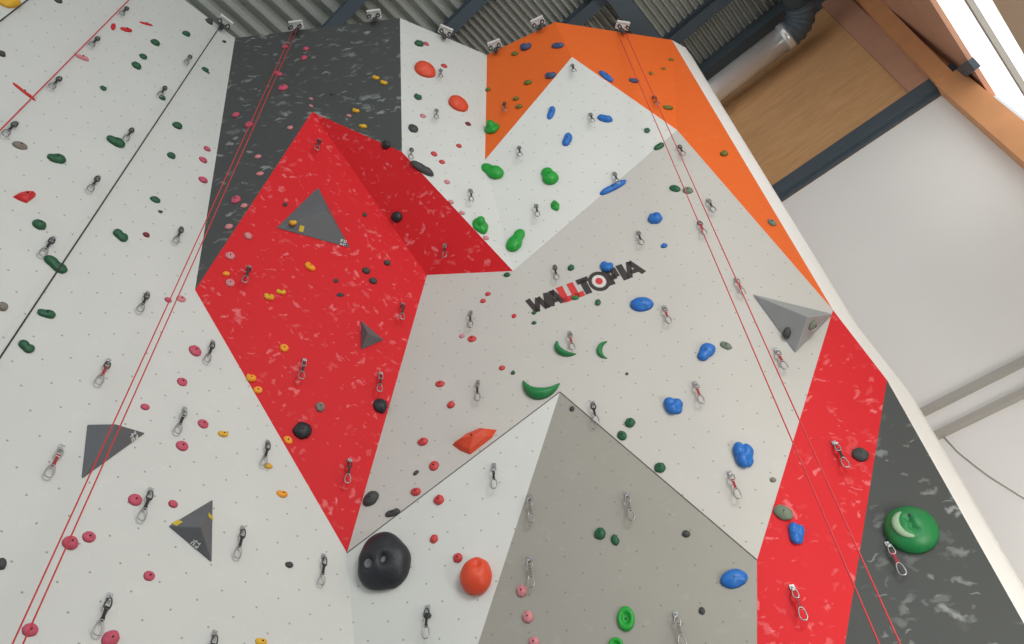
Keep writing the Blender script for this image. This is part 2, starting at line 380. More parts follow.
def shape(t, seed, big):
    R = random.Random(seed); j = lambda a: R.uniform(-a, a); sub = 3 if big else 2
    smooth = True; top = .5
    if t == 'dot':
        v, f = lobes([((0, 0, 0), (1 + j(.06), 1 + j(.06), .5))], [((0, 0, 1), .03, .22)], sub, rough=.07, seed=seed); top = .40
    elif t == 'egg':
        v, f = lobes([((0, 0, .1), (1, 1, .62)), ((.25, -.1, .3), (.5, .6, .5))], [((-.5, .5, .6), .06, .16)], sub, rough=.12, seed=seed); top = .7
    elif t == 'jug':
        v, f = lobes([((0, -.05, .1), (1, .85, .5)), ((.1, -.35, .35), (.7, .5, .45)), ((-.45, .3, .1), (.5, .5, .4))], [((.1, .75, .6), .12, .35)], sub, rough=.12, seed=seed); top = .5
    elif t == 'two':
        v, f = lobes([((-.4, .1, .22), (.64, .8, .55)), ((.38, -.08, .15), (.68, .95, .5)), ((0, 0, .12), (.8, .8, .5))], [((.15, .9, .5), .05, .2)], sub, k=14, rough=.06, seed=seed); top = .45
    elif t == 'pear':
        v, f = lobes([((-.3, 0, .2), (.74, 1, .62)), ((.5, -.05, .16), (.54, .74, .52))], [], sub, k=14, rough=.06, seed=seed); top = .7
    elif t == 'knob':
        v, f = lobes([((0, .05, .1), (1, .9, .42)), ((-.15, .2, .6), (.55, .55, .5)), ((.4, -.45, .2), (.55, .5, .45))], [((.6, .6, .6), .08, .25)], sub, k=14, rough=.06, seed=seed); top = .95
    elif t == 'clus':
        v, f = lobes([((-.36, .38, .2), (.6, .64, .6)), ((.42, .25, .2), (.6, .66, .55)), ((-.05, -.4, .25), (.66, .62, .62)), ((.45, -.4, .1), (.5, .52, .45)), ((0, 0, .1), (.86, .86, .5))], [], 4, k=26, rough=.05, seed=seed); top = .5
    elif t == 'chip':
        v, f = lobes([((0, 0, .05), (1, 1, .55)), ((j(.3), j(.3), .25), (.6, .55, .5))], [], 1, rough=.5, seed=seed); smooth = False; top = .55
    elif t == 'slim':
        v, f = lobes([((0, 0, .05), (1, 1, .75)), ((.45, .05, .15), (.5, .8, .8)), ((-.5, -.1, .1), (.5, .7, .7))], [((0, 1, .4), .1, .2)], sub, rough=.1, seed=seed); top = .8
    elif t == 'oval':
        v, f = lobes([((0, 0, .05), (1, 1, .55)), ((-.15, .1, .2), (.75, .7, .5))], [((.2, -.9, .45), .08, .2)], 3, rough=.05, seed=seed); top = .6
    elif t == 'wedge':
        v, f = lobes([((0, 0, .0), (1, .9, .5)), ((.35, .1, .25), (.68, .85, .5)), ((-.4, -.25, .2), (.55, .7, .42))], [((-.1, -.3, .9), .012, .2), ((-.45, .1, .85), .02, .12)], 3, k=20, rough=.1, seed=seed); top = .6
    elif t == 'fac':
        ol = [(-1, -.29), (-.44, .43), (.29, .96), (1, .82), (.84, .25), (-.07, -1), (-.56, -.73)]
        mid = [(a * .8, b * .8, .32) for a, b in ol]; rg = [(-.42, -.18, .66), (.1, -.1, .78), (.56, .5, .66)]
        v = [V((a, b, 0)) for a, b in ol] + [V(q) for q in mid] + [V(q) for q in rg]
        f = [(i, (i + 1) % 7, 7 + (i + 1) % 7, 7 + i) for i in range(7)] + [(7, 8, 14), (8, 15, 14), (8, 9, 15), (9, 16, 15), (9, 10, 16), (10, 11, 16), (11, 15, 16), (11, 12, 15), (12, 13, 15), (13, 14, 15), (13, 7, 14), tuple(range(7))[::-1]]
        smooth = False; top = .74
    elif t == 'ball':
        v, f = lobes([((0, 0, .3), (1, 1, .9))], [((.1, .45, .9), .018, .28), ((.25, .1, 1), .006, .1)], 4, k=9, rough=.03, seed=seed); top = 1.05
    elif t == 'macro':
        v, f = lobes([((-.12, 0, .15), (.9, 1, .62)), ((.45, -.1, .1), (.6, .78, .5)), ((-.1, .35, .1), (.6, .68, .5))], [((-.52, -.22, .7), .035, .3), ((.22, -.12, .9), .035, .3)], 4, rough=.05, seed=seed); top = .62
    elif t == 'dome':
        v, f = lobes([((0, 0, .1), (1, 1, .62))], [((.0, .02, 1), .006, .22), ((-.12, .26, .9), .012, .3), ((-.02, -.2, .9), .012, .3), ((.2, -.4, .9), .01, .22)], 4, rough=.02, seed=seed); top = .6
    elif t == 'ring':
        pr = [(1, -.05), (1, .1)] + [(.72 + .28 * math.cos(a), .18 + .28 * math.sin(a)) for a in [math.pi * k / 8 for k in range(1, 8)]] + [(.34, .14), (.2, .1), (.02, .1)]
        v, f = lathe(pr); top = .1
    elif t == 'moon':
        v, f = arc_crescent(math.radians(188), math.radians(352)); top = None
    elif t == 'moonv':
        v, f = arc_crescent(math.radians(105), math.radians(290)); top = None
    return v, f, smooth, top
CN = {'pink': 'pink', 'green': 'bright green', 'dgreen': 'dark green', 'mgreen': 'green', 'blue': 'blue', 'red_h': 'red', 'coral': 'coral red', 'ored': 'orange-red',
      'yellow': 'yellow', 'amber': 'amber', 'black': 'black', 'char': 'charcoal', 'gbrown': 'grey-brown', 'ggreen': 'grey-green', 'maroon': 'maroon', 'dblue': 'slate blue', 'olive': 'olive', 'rose': 'dusty rose'}
TN = {'dot': 'round foothold', 'egg': 'bulbous hold', 'jug': 'jug hold', 'two': 'two-lobed hold', 'pear': 'pear-shaped hold', 'knob': 'knobbed hold', 'clus': 'clustered hold',
      'chip': 'angular chip', 'slim': 'slim hold', 'oval': 'oval hold', 'wedge': 'wedge hold', 'fac': 'faceted hold', 'ball': 'ball hold', 'macro': 'pocketed hold', 'dome': 'dome hold', 'ring': 'ring hold', 'moon': 'crescent hold', 'moonv': 'crescent hold'}
SHORT = ['left white panel', 'upper charcoal panel', 'bright red facet', 'deep red facet', 'upper white panel', 'white diamond panel', 'orange facet', 'orange facet', 'orange facet', 'big grey panel', 'white wedge panel', 'lower grey panel', 'lower red panel', 'lower charcoal panel']
def hold(px, py, t, c, w, h, ang, label, seed, on=None, extra=None):
    if on is None:
        _, p, n, idx = hit(px, py); d = (p - CAM).length
    else:
        p, n, idx = on(px, py); d = (p - CAM).length
    a = math.radians(ang); s = 1.0
    e = at_plane(px + math.cos(a) * 2, py - math.sin(a) * 2, p, n) - p
    ux = e.normalized(); uy = n.cross(ux)
    vis = V(uy); vis = (uy - (p - CAM).normalized() * uy.dot((p - CAM).normalized())).length
    hx = w / 2 * d / F; hx = max(hx, .008)
    visx = (ux - (p - CAM).normalized() * ux.dot((p - CAM).normalized())).length
    hx = hx / math.sqrt(visx ** 2 + .3 * (1 - visx ** 2)); hy = h / 2 * d / F / max(.62, math.sqrt(vis ** 2 + .3 * (1 - vis ** 2)))
    if t in ('moon', 'moonv'):
        hy = h / 2 * d / F / max(.35, vis); hz = hx
    else: hz = min(hx, hy) * 1.0
    v, f, smooth, top = shape(t, seed, w >= 9)
    # centre the protruding body on the pixel: it rises along the panel normal, so seat it a touch lower
    mb = MB(); mb.add([V((q.x * hx, q.y * hy, q.z * hz)) for q in v], f)
    o = mb.build('climbing_hold', M[c], None, smooth)
    o.matrix_world = Matrix.Translation(p + n * .001) @ Matrix((ux, uy, n)).transposed().to_4x4()
    tag(o, label, 'climbing hold', ('%s holds on the %s' % (CN[c], SHORT[idx])))
    if top is not None and w >= 9 and t not in ('macro', 'dome', 'chip'):
        b = MB(); rb = min(.0055, .13 * hx + .001); zz = (top - .10) * hz
        b.tube([V((0, 0, zz)), V((0, 0, zz + .10 * hz + .012))], rb, 8)
        b.build('bolt', M['hole'], o)
    if extra: extra(o, hx, hy, hz)
    return o

def macro_extra(o, hx, hy, hz):
    for q, r in ((V((-.46, -.2, .55)), .17), (V((.2, -.12, .56)), .21)):
        v, f = lathe([(r, -.06), (r, .0), (r * .82, .035), (r * .6, .0), (r * .35, -.03), (.01, -.03)], 20)
        b = MB(); b.add([V(((q.x + a.x) * hx, (q.y + a.y) * hy, (q.z + a.z) * hz)) for a in v], f)
        k = b.build('finger_pocket', M['pocket'], o, True); k['label'] = 'chalky finger pocket'
def dome_extra(o, hx, hy, hz):
    pts = []
    for i in range(9):
        a = math.radians(122 + 150 * i / 8); q = V((.56 * math.cos(a), .56 * math.sin(a) + .04, 0)); r2 = q.x * q.x + q.y * q.y
        pts.append(V((q.x * hx, q.y * hy, (.1 + .6 * math.sqrt(max(.05, 1 - r2))) * hz)))
    b = MB(); b.tube(pts, [.03 * hx + .15 * hx * math.sin(math.pi * (i + .6) / 9.2) for i in range(9)], 8, flat=.6)
    b.build('lip', M['lip'], o, True)['label'] = 'chalk-worn curved lip'
    b = MB(); b.tube([V((-.02 * hx, .36 * hy, .5 * hz)), V((-.02 * hx, .36 * hy, .68 * hz))], .06 * hx, 10)
    b.build('bolt', M['hole'], o)

# x y shape colour width height angle | label
HOLDS = '''
9 3 jug yellow 16 11 10|yellow jug hold in the top corner beyond the short black rope
58 1 egg char 6 5 0|small charcoal hold at the frame's top edge between two ropes on white panel
1 54 egg char 6 6 0|charcoal hold cut by the frame edge high on left white panel
186 34 egg dgreen 7 6 0|highest small dark green hold of the loose row above the black rope
155 43 egg dgreen 7 7 0|small dark green hold second in the row down from the wall top
143 57 egg dgreen 6 6 0|small dark green hold third in the row, just above a close neighbour
136 66 egg dgreen 8 7 -20|small dark green hold fourth in the row, directly under a close neighbour
103 89 chip dgreen 6 6 0|lone dark green chip midway between red rope and black rope
115 142 wedge dgreen 15 9 -35|dark green wedge hold beside a quickdraw above the black rope
56 159 wedge dgreen 14 9 -15|dark green hold beside grey-brown hold on upper left white panel
20 146 oval gbrown 11 7 -10|grey-brown oval hold near frame edge on left white panel
162 98 egg dgreen 6 5 -40|small dark green hold touching a quickdraw just above the black rope
205 70 egg dgreen 6 5 -15|small dark green hold just under the black rope's upper stretch
177 126 egg dgreen 8 8 0|round dark green hold under the black rope, upper of two
171 156 egg dgreen 7 7 0|round dark green hold under the black rope, lower of two
224 42 chip char 5 4 0|small charcoal chip near white panel's top corner by the charcoal panel
208 73 chip dgreen 3 3 0|tiny dark green chip tucked beside another below the black rope
209 22 egg char 5 7 0|small charcoal hold at the wall top beside the black rope anchor
146 24 slim red_h 11 2.2 -15|thin red sliver hold, highest of the red slivers on white panel
113 27 slim red_h 7 4 70|short upright red sliver hold touching the red rope
126 30 slim red_h 9 4 -10|short flat red sliver hold between two other red slivers
82 58 slim rose 10 4 -20|faded rose sliver hold just under the red rope
24 92 slim red_h 19 2.6 -38|long red sliver hold meeting the red rope near the frame edge
25 197 fac red_h 19 12 -8|red wedge hold near the frame edge, only big red one on white
39 225 egg dgreen 10 10 -60|dark green egg-shaped hold below the red wedge hold
55 265 two dgreen 20 10 -33|long dark green two-lobed hold right on the black rope
120 236 two dgreen 13 9 -30|dark green two-lobed hold under the black rope, beside a small maroon hold
155 200 egg dgreen 9 6 -15|small dark green hold at mid height near a tiny grey chip
160 212 chip char 5 4 0|tiny grey chip under the small dark green hold at mid height
146 235 egg maroon 6 5 -15|small maroon hold between a dark green two-lobed hold and a quickdraw
46 314 wedge dgreen 14 8 -20|dark green hold below the black rope, upper of two near frame edge
26 347 two dgreen 13 9 -30|dark green lobed hold below the black rope, lower of two near frame edge
2 307 egg gbrown 8 9 60|grey hold cut by the frame edge above the black rope's lower end
175 382 dot maroon 1 1 0|SKIP
207 149 dot pink 6 6 0|pink foothold by the charcoal panel edge, topmost of three in a column
203 160 dot pink 7 7 0|pink foothold by the charcoal panel edge, middle of three in a column
203 180 dot pink 8 8 0|pink foothold by the charcoal panel edge, lowest of three in a column
168 300 dot pink 6 6 0|small pink foothold touching the rope pair near the red facet's corner
181 299 dot rose 9 7 0|rose foothold between the rope pair and the red facet's corner
195 351 dot pink 11 11 0|large pink foothold beside a quickdraw under the red facet's corner
182 382 dot pink 9 9 0|pink foothold below the large one under the red facet's corner
145 407 dot pink 8 7 0|small pink foothold between the rope pair and a quickdraw
203 424 dot pink 10 9 0|pink foothold left of a yellow hold on left white panel
182 446 dot pink 11 10 0|pink foothold directly below the quickdraw above the lower triangular volume
135 500 dot pink 12 11 0|pink foothold immediately beside the large quickdraw under the first volume
173 504 dot pink 8 8 0|small pink foothold just above the yellow-tipped triangular volume
89 537 dot pink 11 10 0|pink foothold near the rope pair, upper of a close pair
70 543 egg pink 13 11 -20|lumpy pink hold touching the rope pair, lower of a close pair
149 576 dot pink 10 9 0|pink foothold alone below the yellow-tipped triangular volume
30 630 dot pink 12 11 0|pink foothold beside the rope pair at the bottom of the photo
110 639 egg pink 14 13 40|large pink hold under the lowest quickdraw at the photo's bottom edge
223 434 jug yellow 9 7 0|yellow hold beside a pink foothold, highest yellow on left white panel
268 466 jug yellow 8 7 0|yellow hold just under a quickdraw near the red facet edge
282 494 jug amber 10 8 0|amber hold lowest beside the red facet's slanting edge
261 642 jug yellow 10 8 0|yellow hold at the photo's bottom edge
289 565 egg char 8 6 -10|small charcoal hold between two quickdraws on lower white panel
1 564 egg char 8 10 0|charcoal hold cut by the frame edge low on left white panel
285 47 dot pink 6 5 0|pink foothold beside the rope anchor, nearest the rope strands
306 49 dot pink 6 5 0|pink foothold beside the rope anchor, upper of two outside the strands
304 58 dot pink 6 6 0|pink foothold beside the rope anchor, lower of two outside the strands
278 74 dot pink 8 8 0|pink foothold on the rope line, upper of a close pair on charcoal
283 88 dot pink 9 8 0|pink foothold on the rope line, lower of a close pair on charcoal
236 115 dot pink 7 7 0|pink foothold on charcoal nearest its white-panel edge
249 125 dot pink 8 8 0|pink foothold on charcoal touching the ropes at mid height
290 128 dot rose 6 5 0|rose foothold on charcoal near the red facet's upper edge
311 99 dot rose 4 4 0|tiny rose foothold above the red facet's peak, upper of two
311 106 dot rose 4 4 0|tiny rose foothold above the red facet's peak, lower of two
349 116 dot rose 5 4 0|rose foothold on charcoal near two yellow holds
258 157 dot rose 7 5 20|rose foothold on charcoal strip, highest of those beside the red edge
260 174 dot rose 8 5 10|rose foothold on charcoal strip, second highest beside the red edge
236 200 dot pink 9 9 0|pink foothold on charcoal strip, upper of a touching pair
244 206 dot rose 7 6 0|rose foothold at the red facet's edge, lower of a touching pair
229 227 dot rose 8 7 0|rose foothold on charcoal strip, lowest one there
376 78 jug yellow 8 6 -15|yellow hold on charcoal panel, upper of the high pair
384 83 jug yellow 8 6 -15|yellow hold on charcoal panel, lower of the high pair
356 111 jug yellow 8 6 -10|yellow hold on charcoal panel, upper of the lower pair
363 127 jug yellow 8 6 0|yellow hold on charcoal just above the deep red facet
386 145 egg black 9 8 0|black hold on charcoal at the top edge of deep red facet
333 94 chip char 5 4 0|small chip hold on charcoal panel between pink and yellow holds
248 236 dot rose 8 8 0|dusty rose foothold beside the grey volume's pointed end
230 256 dot rose 9 8 0|dusty rose foothold on red facet nearest its charcoal edge
230 283 dot rose 9 8 0|dusty rose foothold near the red facet's corner point
226 274 egg amber 7 5 0|small amber hold near the red facet's corner point
310 267 jug amber 11 8 -30|amber hold below the big grey volume on red facet
281 292 jug yellow 9 6 0|yellow hold on red facet, upper of a close pair
269 297 jug yellow 9 8 0|yellow hold on red facet, lower of a close pair
284 348 dot amber 9 8 -20|amber oval foothold alone in the middle of the red facet
251 378 jug amber 9 9 0|amber hold by the red facet's slanting edge, upper of a close pair
258 390 dot amber 9 7 0|amber foothold by the red facet's slanting edge, lower of a close pair
288 440 dot amber 10 7 -40|amber foothold beside the bigger black hold on the red facet
285 205 chip char 6 5 0|dark chip just off the big volume's upper edge on red facet
365 215 chip char 6 6 0|dark chip beside the red facets' fold, outside the big volume
387 263 egg char 7 6 0|charcoal hold near the red fold's lower end
366 271 egg char 8 7 0|charcoal hold on red facet, upper of a diagonal pair
373 281 egg char 8 7 0|charcoal hold on red facet, lower of a diagonal pair
336 281 chip char 7 5 0|dark chip below the big volume, upper of two
340 295 chip char 11 6 0|wide dark chip below the big volume, lower of two
320 407 egg gbrown 9 10 0|chalky grey-brown hold between two quickdraws on red facet
302 431 egg black 17 17 30|black bulbous hold beside amber foothold on lower red facet
380 406 egg black 14 15 0|black bulbous hold at the red facet's edge by the big grey panel
397 217 egg black 11 11 0|black hold on the fold between the two red facets
419 44 egg dgreen 8 8 -40|dark green hold highest on the upper white panel
418 97 jug dgreen 8 8 -20|dark green hold between two orange-red ovals on upper white panel
413 129 egg char 9 9 0|round charcoal hold near the upper white panel's charcoal edge
426 44 dot pink 5 5 0|pink foothold touching the highest dark green hold
444 66 dot coral 6 5 0|coral red foothold beside the higher orange-red oval
423 116 dot rose 6 5 0|rose foothold between dark green and charcoal holds on upper white panel
468 124 dot maroon 6 5 0|maroon foothold just under the lower orange-red oval
459 146 dot coral 6 5 0|coral red foothold midway down the upper white panel
434 154 dot coral 6 6 0|coral red foothold, upper of a close pair on upper white panel
442 162 dot coral 6 5 0|coral red foothold, lower of a close pair on upper white panel
447 182 dot rose 6 5 0|rose foothold, first along the deep red facet's white edge
451 202 dot rose 6 5 0|rose foothold, second along the deep red facet's white edge
462 213 dot rose 6 5 0|rose foothold, third along the deep red facet's white edge
486 238 dot rose 6 5 0|rose foothold, last along the white edge, under a green knob
425 71 oval ored 21 15 -20|orange-red oval hold, the higher one on upper white panel
458 105 oval ored 20 15 -20|orange-red oval hold, the lower one on upper white panel
422 169 slim char 24 8 -33|long charcoal hold lying along the deep red facet's white edge
480 226 knob green 17 17 -20|bright green knobbed hold at the deep red facet's edge
492 172 pear green 23 14 155|bright green two-lobed hold beneath the orange facet's lower tip
549 177 pear green 18 16 125|bright green pear-shaped hold alone on the white diamond
555 206 knob green 9 11 0|smallest bright green hold on the white diamond
516 241 pear green 25 15 62|bright green upright two-lobed hold near the white diamond's lowest point
551 113 slim blue 13 7 70|upright blue hold on the white diamond, upper of two
567 140 slim blue 13 9 65|upright blue hold on the white diamond, lower of two
605 119 slim blue 14 7 -15|flat blue hold on the white diamond near its rope side
606 77 slim blue 16 6 -40|slanting blue hold on the white diamond's orange border
613 188 slim blue 28 7 27|long thin blue hold over the white diamond's lower edge
647 131 chip dgreen 8 6 0|dark green chip at the white diamond's far corner by the ropes
526 47 jug dblue 11 9 10|slate blue jug on orange facet, nearest the top corner
558 46 slim dblue 11 6 0|slate blue flat hold on orange just under its top corner
551 76 jug dblue 11 8 10|slate blue hold on orange touching the white diamond's edge
515 54 egg olive 7 5 0|olive hold high on orange facet beside a slate blue jug
528 83 egg olive 8 6 0|olive hold alone in the middle of the first orange facet
516 99 egg olive 6 5 0|olive hold on first orange facet, upper of a close pair
519 107 egg olive 7 5 0|olive hold on first orange facet, lower of a close pair
488 90 egg olive 5 5 0|olive hold at the white edge of the first orange facet
492 129 knob green 14 14 0|bright green knobbed hold at the bottom of the orange facet
634 81 jug dblue 9 6 0|slate blue hold on orange beside the rope pair
671 60 chip olive 6 4 0|olive chip on orange, topmost of three beside the ropes
663 69 chip olive 5 4 0|olive chip on orange, middle of three beside the ropes
651 74 chip olive 5 5 0|olive chip on orange, lowest of three beside the ropes
668 108 jug olive 9 6 0|olive hold on orange beside a quickdraw by the ropes
724 154 egg olive 8 6 0|olive hold on the long orange facet's upper half
772 223 egg ggreen 9 6 -40|grey-green hold on the narrowing end of long orange facet
659 147 slim dgreen 10 6 30|dark green slim hold by the ropes at the grey panel's top
675 189 oval dgreen 11 7 -20|dark green oval hold between the rope strands, beside a grey-green one
688 191 oval ggreen 10 7 -10|grey-green oval hold touching the ropes beside a dark green one
655 219 egg blue 14 12 0|blue bulbous hold high on the big grey panel
664 246 egg blue 7 5 20|smallest blue hold, under the high blue bulbous one
607 267 jug blue 13 13 0|blue hold overlapping the dark lettering
642 305 oval blue 23 15 5|big blue oval hold below the lettering's end
571 268 egg dgreen 7 7 0|dark green hold above the red letters beside a quickdraw
575 298 egg mgreen 8 5 0|green hold touching the bottom of the red letters
598 303 chip dgreen 8 9 0|dark green chip just below the ringed letter
507 275 egg dgreen 7 5 0|dark green hold under the deep red facet's lower tip
488 294 dot coral 6 5 0|coral red foothold below the deep red facet, upper of a close pair
483 301 dot coral 6 5 0|coral red foothold below the deep red facet, lower of a close pair
514 316 dot red_h 5 5 0|small red foothold beneath the start of the lettering
534 313 egg dgreen 5 4 0|tiny dark green hold under the lettering, upper of two
534 323 egg dgreen 5 4 0|tiny dark green hold under the lettering, lower of two
462 336 dot rose 6 5 0|rose foothold beside a coral one under a quickdraw
472 339 dot coral 9 7 0|coral red foothold right under the quickdraw by the red facet
502 368 dot coral 7 6 0|coral red foothold beside a tiny green chip above the crescent
513 373 egg dgreen 5 4 20|tiny dark green chip just above the big green crescent
440 384 dot coral 10 7 0|coral red foothold on grey panel above another by the red facet
451 405 egg coral 8 8 0|coral red bulbous foothold between two others by the red facet
423 442 egg coral 10 8 0|coral red foothold beside the orange-red wedge hold
434 466 dot coral 10 10 0|round coral red foothold under the orange-red wedge hold
416 492 egg coral 10 8 0|coral red foothold on grey just above the joint line
416 473 egg char 7 4 40|charcoal sliver hold near the joint line under coral footholds
474 441 fac ored 42 28 0|large orange-red faceted wedge hold near the grey panel's joint line
568 346 moon mgreen 25 25 -35|green crescent hold with a quickdraw in front of it
542 379 moon mgreen 38 42 -4|largest green crescent hold at the white wedge's tip
607 350 moonv mgreen 20 18 -10|thin green crescent hold standing upright on big grey panel
706 353 pear blue 19 15 235|blue pear-shaped hold beside a grey-green oval
726 346 oval ggreen 12 7 -25|grey-green oval hold beside the blue pear-shaped one
673 407 clus blue 19 16 0|round blue textured hold in the lower big grey panel
630 423 egg dgreen 10 10 -20|dark green hold above the joint line, upper of a close pair
622 436 egg dgreen 9 10 20|dark green hold on the joint line, lower of a close pair
660 468 egg dgreen 11 10 20|dark green hold alone on the joint line between grey panels
627 374 chip char 4 4 0|tiny charcoal chip in the middle of big grey panel
743 456 clus blue 19 24 0|blue three-lobed clustered hold above a quickdraw near the red panel
773 480 egg gbrown 6 5 0|small grey-brown hold near the grey panel's red border
371 499 egg char 17 12 45|charcoal egg hold between red facet tip and joint line
393 513 slim char 14 7 15|charcoal flat hold on the joint line above the big black hold
385 563 macro black 47 52 0|big black hold with two chalky finger pockets
439 500 egg coral 10 10 0|coral red hold on white wedge, highest one
434 539 egg coral 8 9 0|coral red hold on white wedge, middle one
458 558 egg coral 9 9 0|coral red hold right beside the orange-red ball
477 578 ball ored 30 34 0|large orange-red ball hold with a thumb dent
428 616 chip char 10 8 0|dark broken-looking chip hold low on the white wedge
522 591 egg rose 10 11 0|rose hold on lower grey panel, highest of three
528 617 egg rose 10 11 0|rose hold on lower grey panel, middle of three
534 642 egg rose 10 9 0|rose hold on lower grey panel, at the photo's bottom edge
572 409 egg char 5 6 0|small charcoal hold beneath the crescent at the grey panels' joint
600 534 egg dgreen 11 11 0|dark green hold on lower grey panel, first of a level pair
615 540 egg dgreen 8 11 15|dark green hold on lower grey panel, second of a level pair
626 619 ring green 16 22 0|bright green ring hold on lower grey panel
616 646 ring green 14 14 0|bright green hold cut by the bottom edge under the ring hold
686 534 egg char 8 7 0|charcoal hold alone high on the lower grey panel
702 611 egg char 6 7 0|charcoal hold alone low on the lower grey panel
734 579 oval blue 25 17 18|blue bean-shaped hold low on the lower grey panel
783 513 egg ggreen 18 13 -30|chalky grey-green hold across the lower red panel's edge
796 534 clus blue 14 19 -10|blue lumpy hold on the lower red panel
860 455 egg char 14 13 0|chalk-covered charcoal hold on the lower red panel
911 531 dome mgreen 43 40 0|large green dome hold with a curved lip
'''
seen = {}
for i, ln in enumerate(l for l in HOLDS.strip().split('\n')):
    d, lab = ln.split('|'); x, y, t, c, w, h, a = d.split()
    if lab == 'SKIP': continue
    assert lab not in seen, lab
    seen[lab] = 1
    hold(float(x), float(y), t, c, float(w), float(h), float(a), lab, i + 1,
         extra=macro_extra if t == 'macro' else dome_extra if t == 'dome' else None)

# ------------------------------------------------------------------ triangular plywood volumes
def volume(base, apex, h, mk, label, marks=(), idx=None):
    _, p, n, idx = hit(sum(b[0] for b in base) / 3, sum(b[1] for b in base) / 3)
    p = p + n * .004; B = [at_plane(*b, p, n) for b in base]; A = at_plane(*apex, p + n * h, n)
    o0 = sum(B, V()) / 3
    mb = MB(); mb.add([q - o0 for q in B] + [A - o0], [(0, 1, 3), (1, 2, 3), (2, 0, 3), (0, 2, 1)])
    o = mb.build('climbing_volume', M[mk], None, loc=o0); tag(o, label, 'climbing volume', 'grey triangular volumes')
    md = o.modifiers.new('bevel', 'BEVEL'); md.width = .006; md.segments = 2
    faces = [(0, 1), (1, 2), (2, 0)]
    for fi, u, v, wu, wv, mm, nm, lb in marks:      # painted marks lying on a face
        a, b = faces[fi]; pa, pb = B[a], B[b]
        fn = (pb - pa).cross(A - pa).normalized()
        if fn.dot(n) < 0: fn = -fn
        q = pa + (pb - pa) * u + (A - (pa + pb) / 2) * v - o0
        e1 = (pb - pa).normalized(); e2 = fn.cross(e1)
        m2 = MB()
        for du, dv, su, sv in ([(0, 0, 1, 1)] if nm == 'paint_mark' else [(-.75, .45, .16, .5), (-.4, .8, .3, .14), (-.4, .45, .25, .12), (.3, .45, .16, .5), (.65, .1, .3, .12), (.9, .5, .14, .45), (-.6, -.7, .14, .4), (-.2, -.7, .3, .12), (.35, -.7, .14, .4), (.75, -.5, .28, .12)]):
            m2.box(q + e1 * du * wu + e2 * dv * wv + fn * .0015, e1 * su * wu, e2 * sv * wv, fn * .002)
        m2.build(nm, M[mm], o)['label'] = lb
    return o, B, A, n
volume([(87, 424.5), (146, 433), (81, 480)], (116, 424), .11, 'vol', 'dark grey triangular volume behind the doubled red rope',
       [(1, .2, .16, .032, .03, 'mark_w', 'stencil_mark', 'worn white stencil marks')])
volume([(168, 526), (213, 499), (212, 563)], (201, 527), .12, 'vol', 'grey triangular volume with yellow paint marks on left white panel',
       [(0, .17, .12, .028, .022, 'mark_y', 'paint_mark', 'yellow tip mark'), (2, .42, .2, .03, .022, 'mark_w', 'stencil_mark', 'worn white stencil marks'), (1, .3, .2, .016, .035, 'mark_y', 'paint_mark', 'yellow mark near the edge')])
volume([(318, 187), (276, 228), (350, 248)], (327, 211), .16, 'vol', 'large grey triangular volume on the bright red facet',
       [(1, .3, .2, .022, .03, 'mark_y', 'paint_mark', 'yellow paint mark'), (1, .88, .12, .03, .03, 'mark_w', 'stencil_mark', 'worn white stencil marks')])
volume([(752, 294), (833, 314), (795, 353)], (808, 317), .26, 'vol_l', 'pale grey triangular volume beside the orange facet\'s tip', 
       [(1, .45, .3, .03, .04, 'mark_w', 'stencil_mark', 'worn white stencil marks')])
volume([(361, 320), (384, 340), (361, 350)], (368, 333), .12, 'vol', 'smallest grey triangular volume near the red facet\'s edge')
# two small holds screwed to volumes
def on_volume(base, apex, h, fi):
    def f(px, py):
        _, p, n, idx = hit(sum(b[0] for b in base) / 3, sum(b[1] for b in base) / 3)
        p = p + n * .006; B = [at_plane(*b, p, n) for b in base]; A = at_plane(*apex, p + n * h, n)
        a, b = [(0, 1), (1, 2), (2, 0)][fi]
        q, m = plane3(B[a], B[b], A); return at_plane(px, py, q, m), m, idx
    return f
hold(787, 333, 'egg', 'char', 8, 12, -15, 'charcoal hold screwed to the pale grey volume', 301, on=on_volume([(752, 294), (833, 314), (795, 353)], (808, 317), .26, 2))
hold(812, 325, 'egg', 'ggreen', 9, 8, 40, 'chalky grey-green hold on the pale volume\'s lit face', 302, on=on_volume([(752, 294), (833, 314), (795, 353)], (808, 317), .26, 1))
hold(293, 223, 'jug', 'yellow', 8, 7, 0, 'yellow hold on the big grey volume\'s pointed end', 303, on=on_volume([(318, 187), (276, 228), (350, 248)], (327, 211), .16, 0))
hold(325, 195, 'egg', 'olive', 5, 5, 0, 'olive hold near the peak of the big grey volume', 304, on=on_volume([(318, 187), (276, 228), (350, 248)], (327, 211), .16, 2))

# ------------------------------------------------------------------ quickdraws
def ringpts(cx, cz, w, h, n=14, y=0, top=1.0):
    pts = []
    for i in range(n):
        a = 2 * math.pi * i / n; c, s = math.cos(a), math.sin(a)
        k = 1 if s > 0 else top
        pts.append(V((cx + w * math.copysign(abs(c) ** .75, c) * (1 - .22 * s), y, cz + h * math.copysign(abs(s) ** .85, s))))
    return pts
def proto_mesh(fn, name, m):
    mb = MB(); fn(mb); o = mb.build(name, m, None, name in ('carabiner',)); me = o.data; bpy.data.objects.remove(o); return me
def f_hanger(mb):
    mb.box(V((0, .004, 0)), V((.017, 0, 0)), V((0, .003, 0)), V((0, 0, .02)))
    mb.box(V((0, .017, -.018)), V((.015, 0, 0)), V((0, .015, -.004)), V((0, .001, .003)))
    mb.box(V((0, .026, -.027)), V((.012, 0, 0)), V((0, .003, 0)), V((0, 0, .009)))
    mb.tube([V((0, .006, .004)), V((0, .018, .004))], .009, 6)
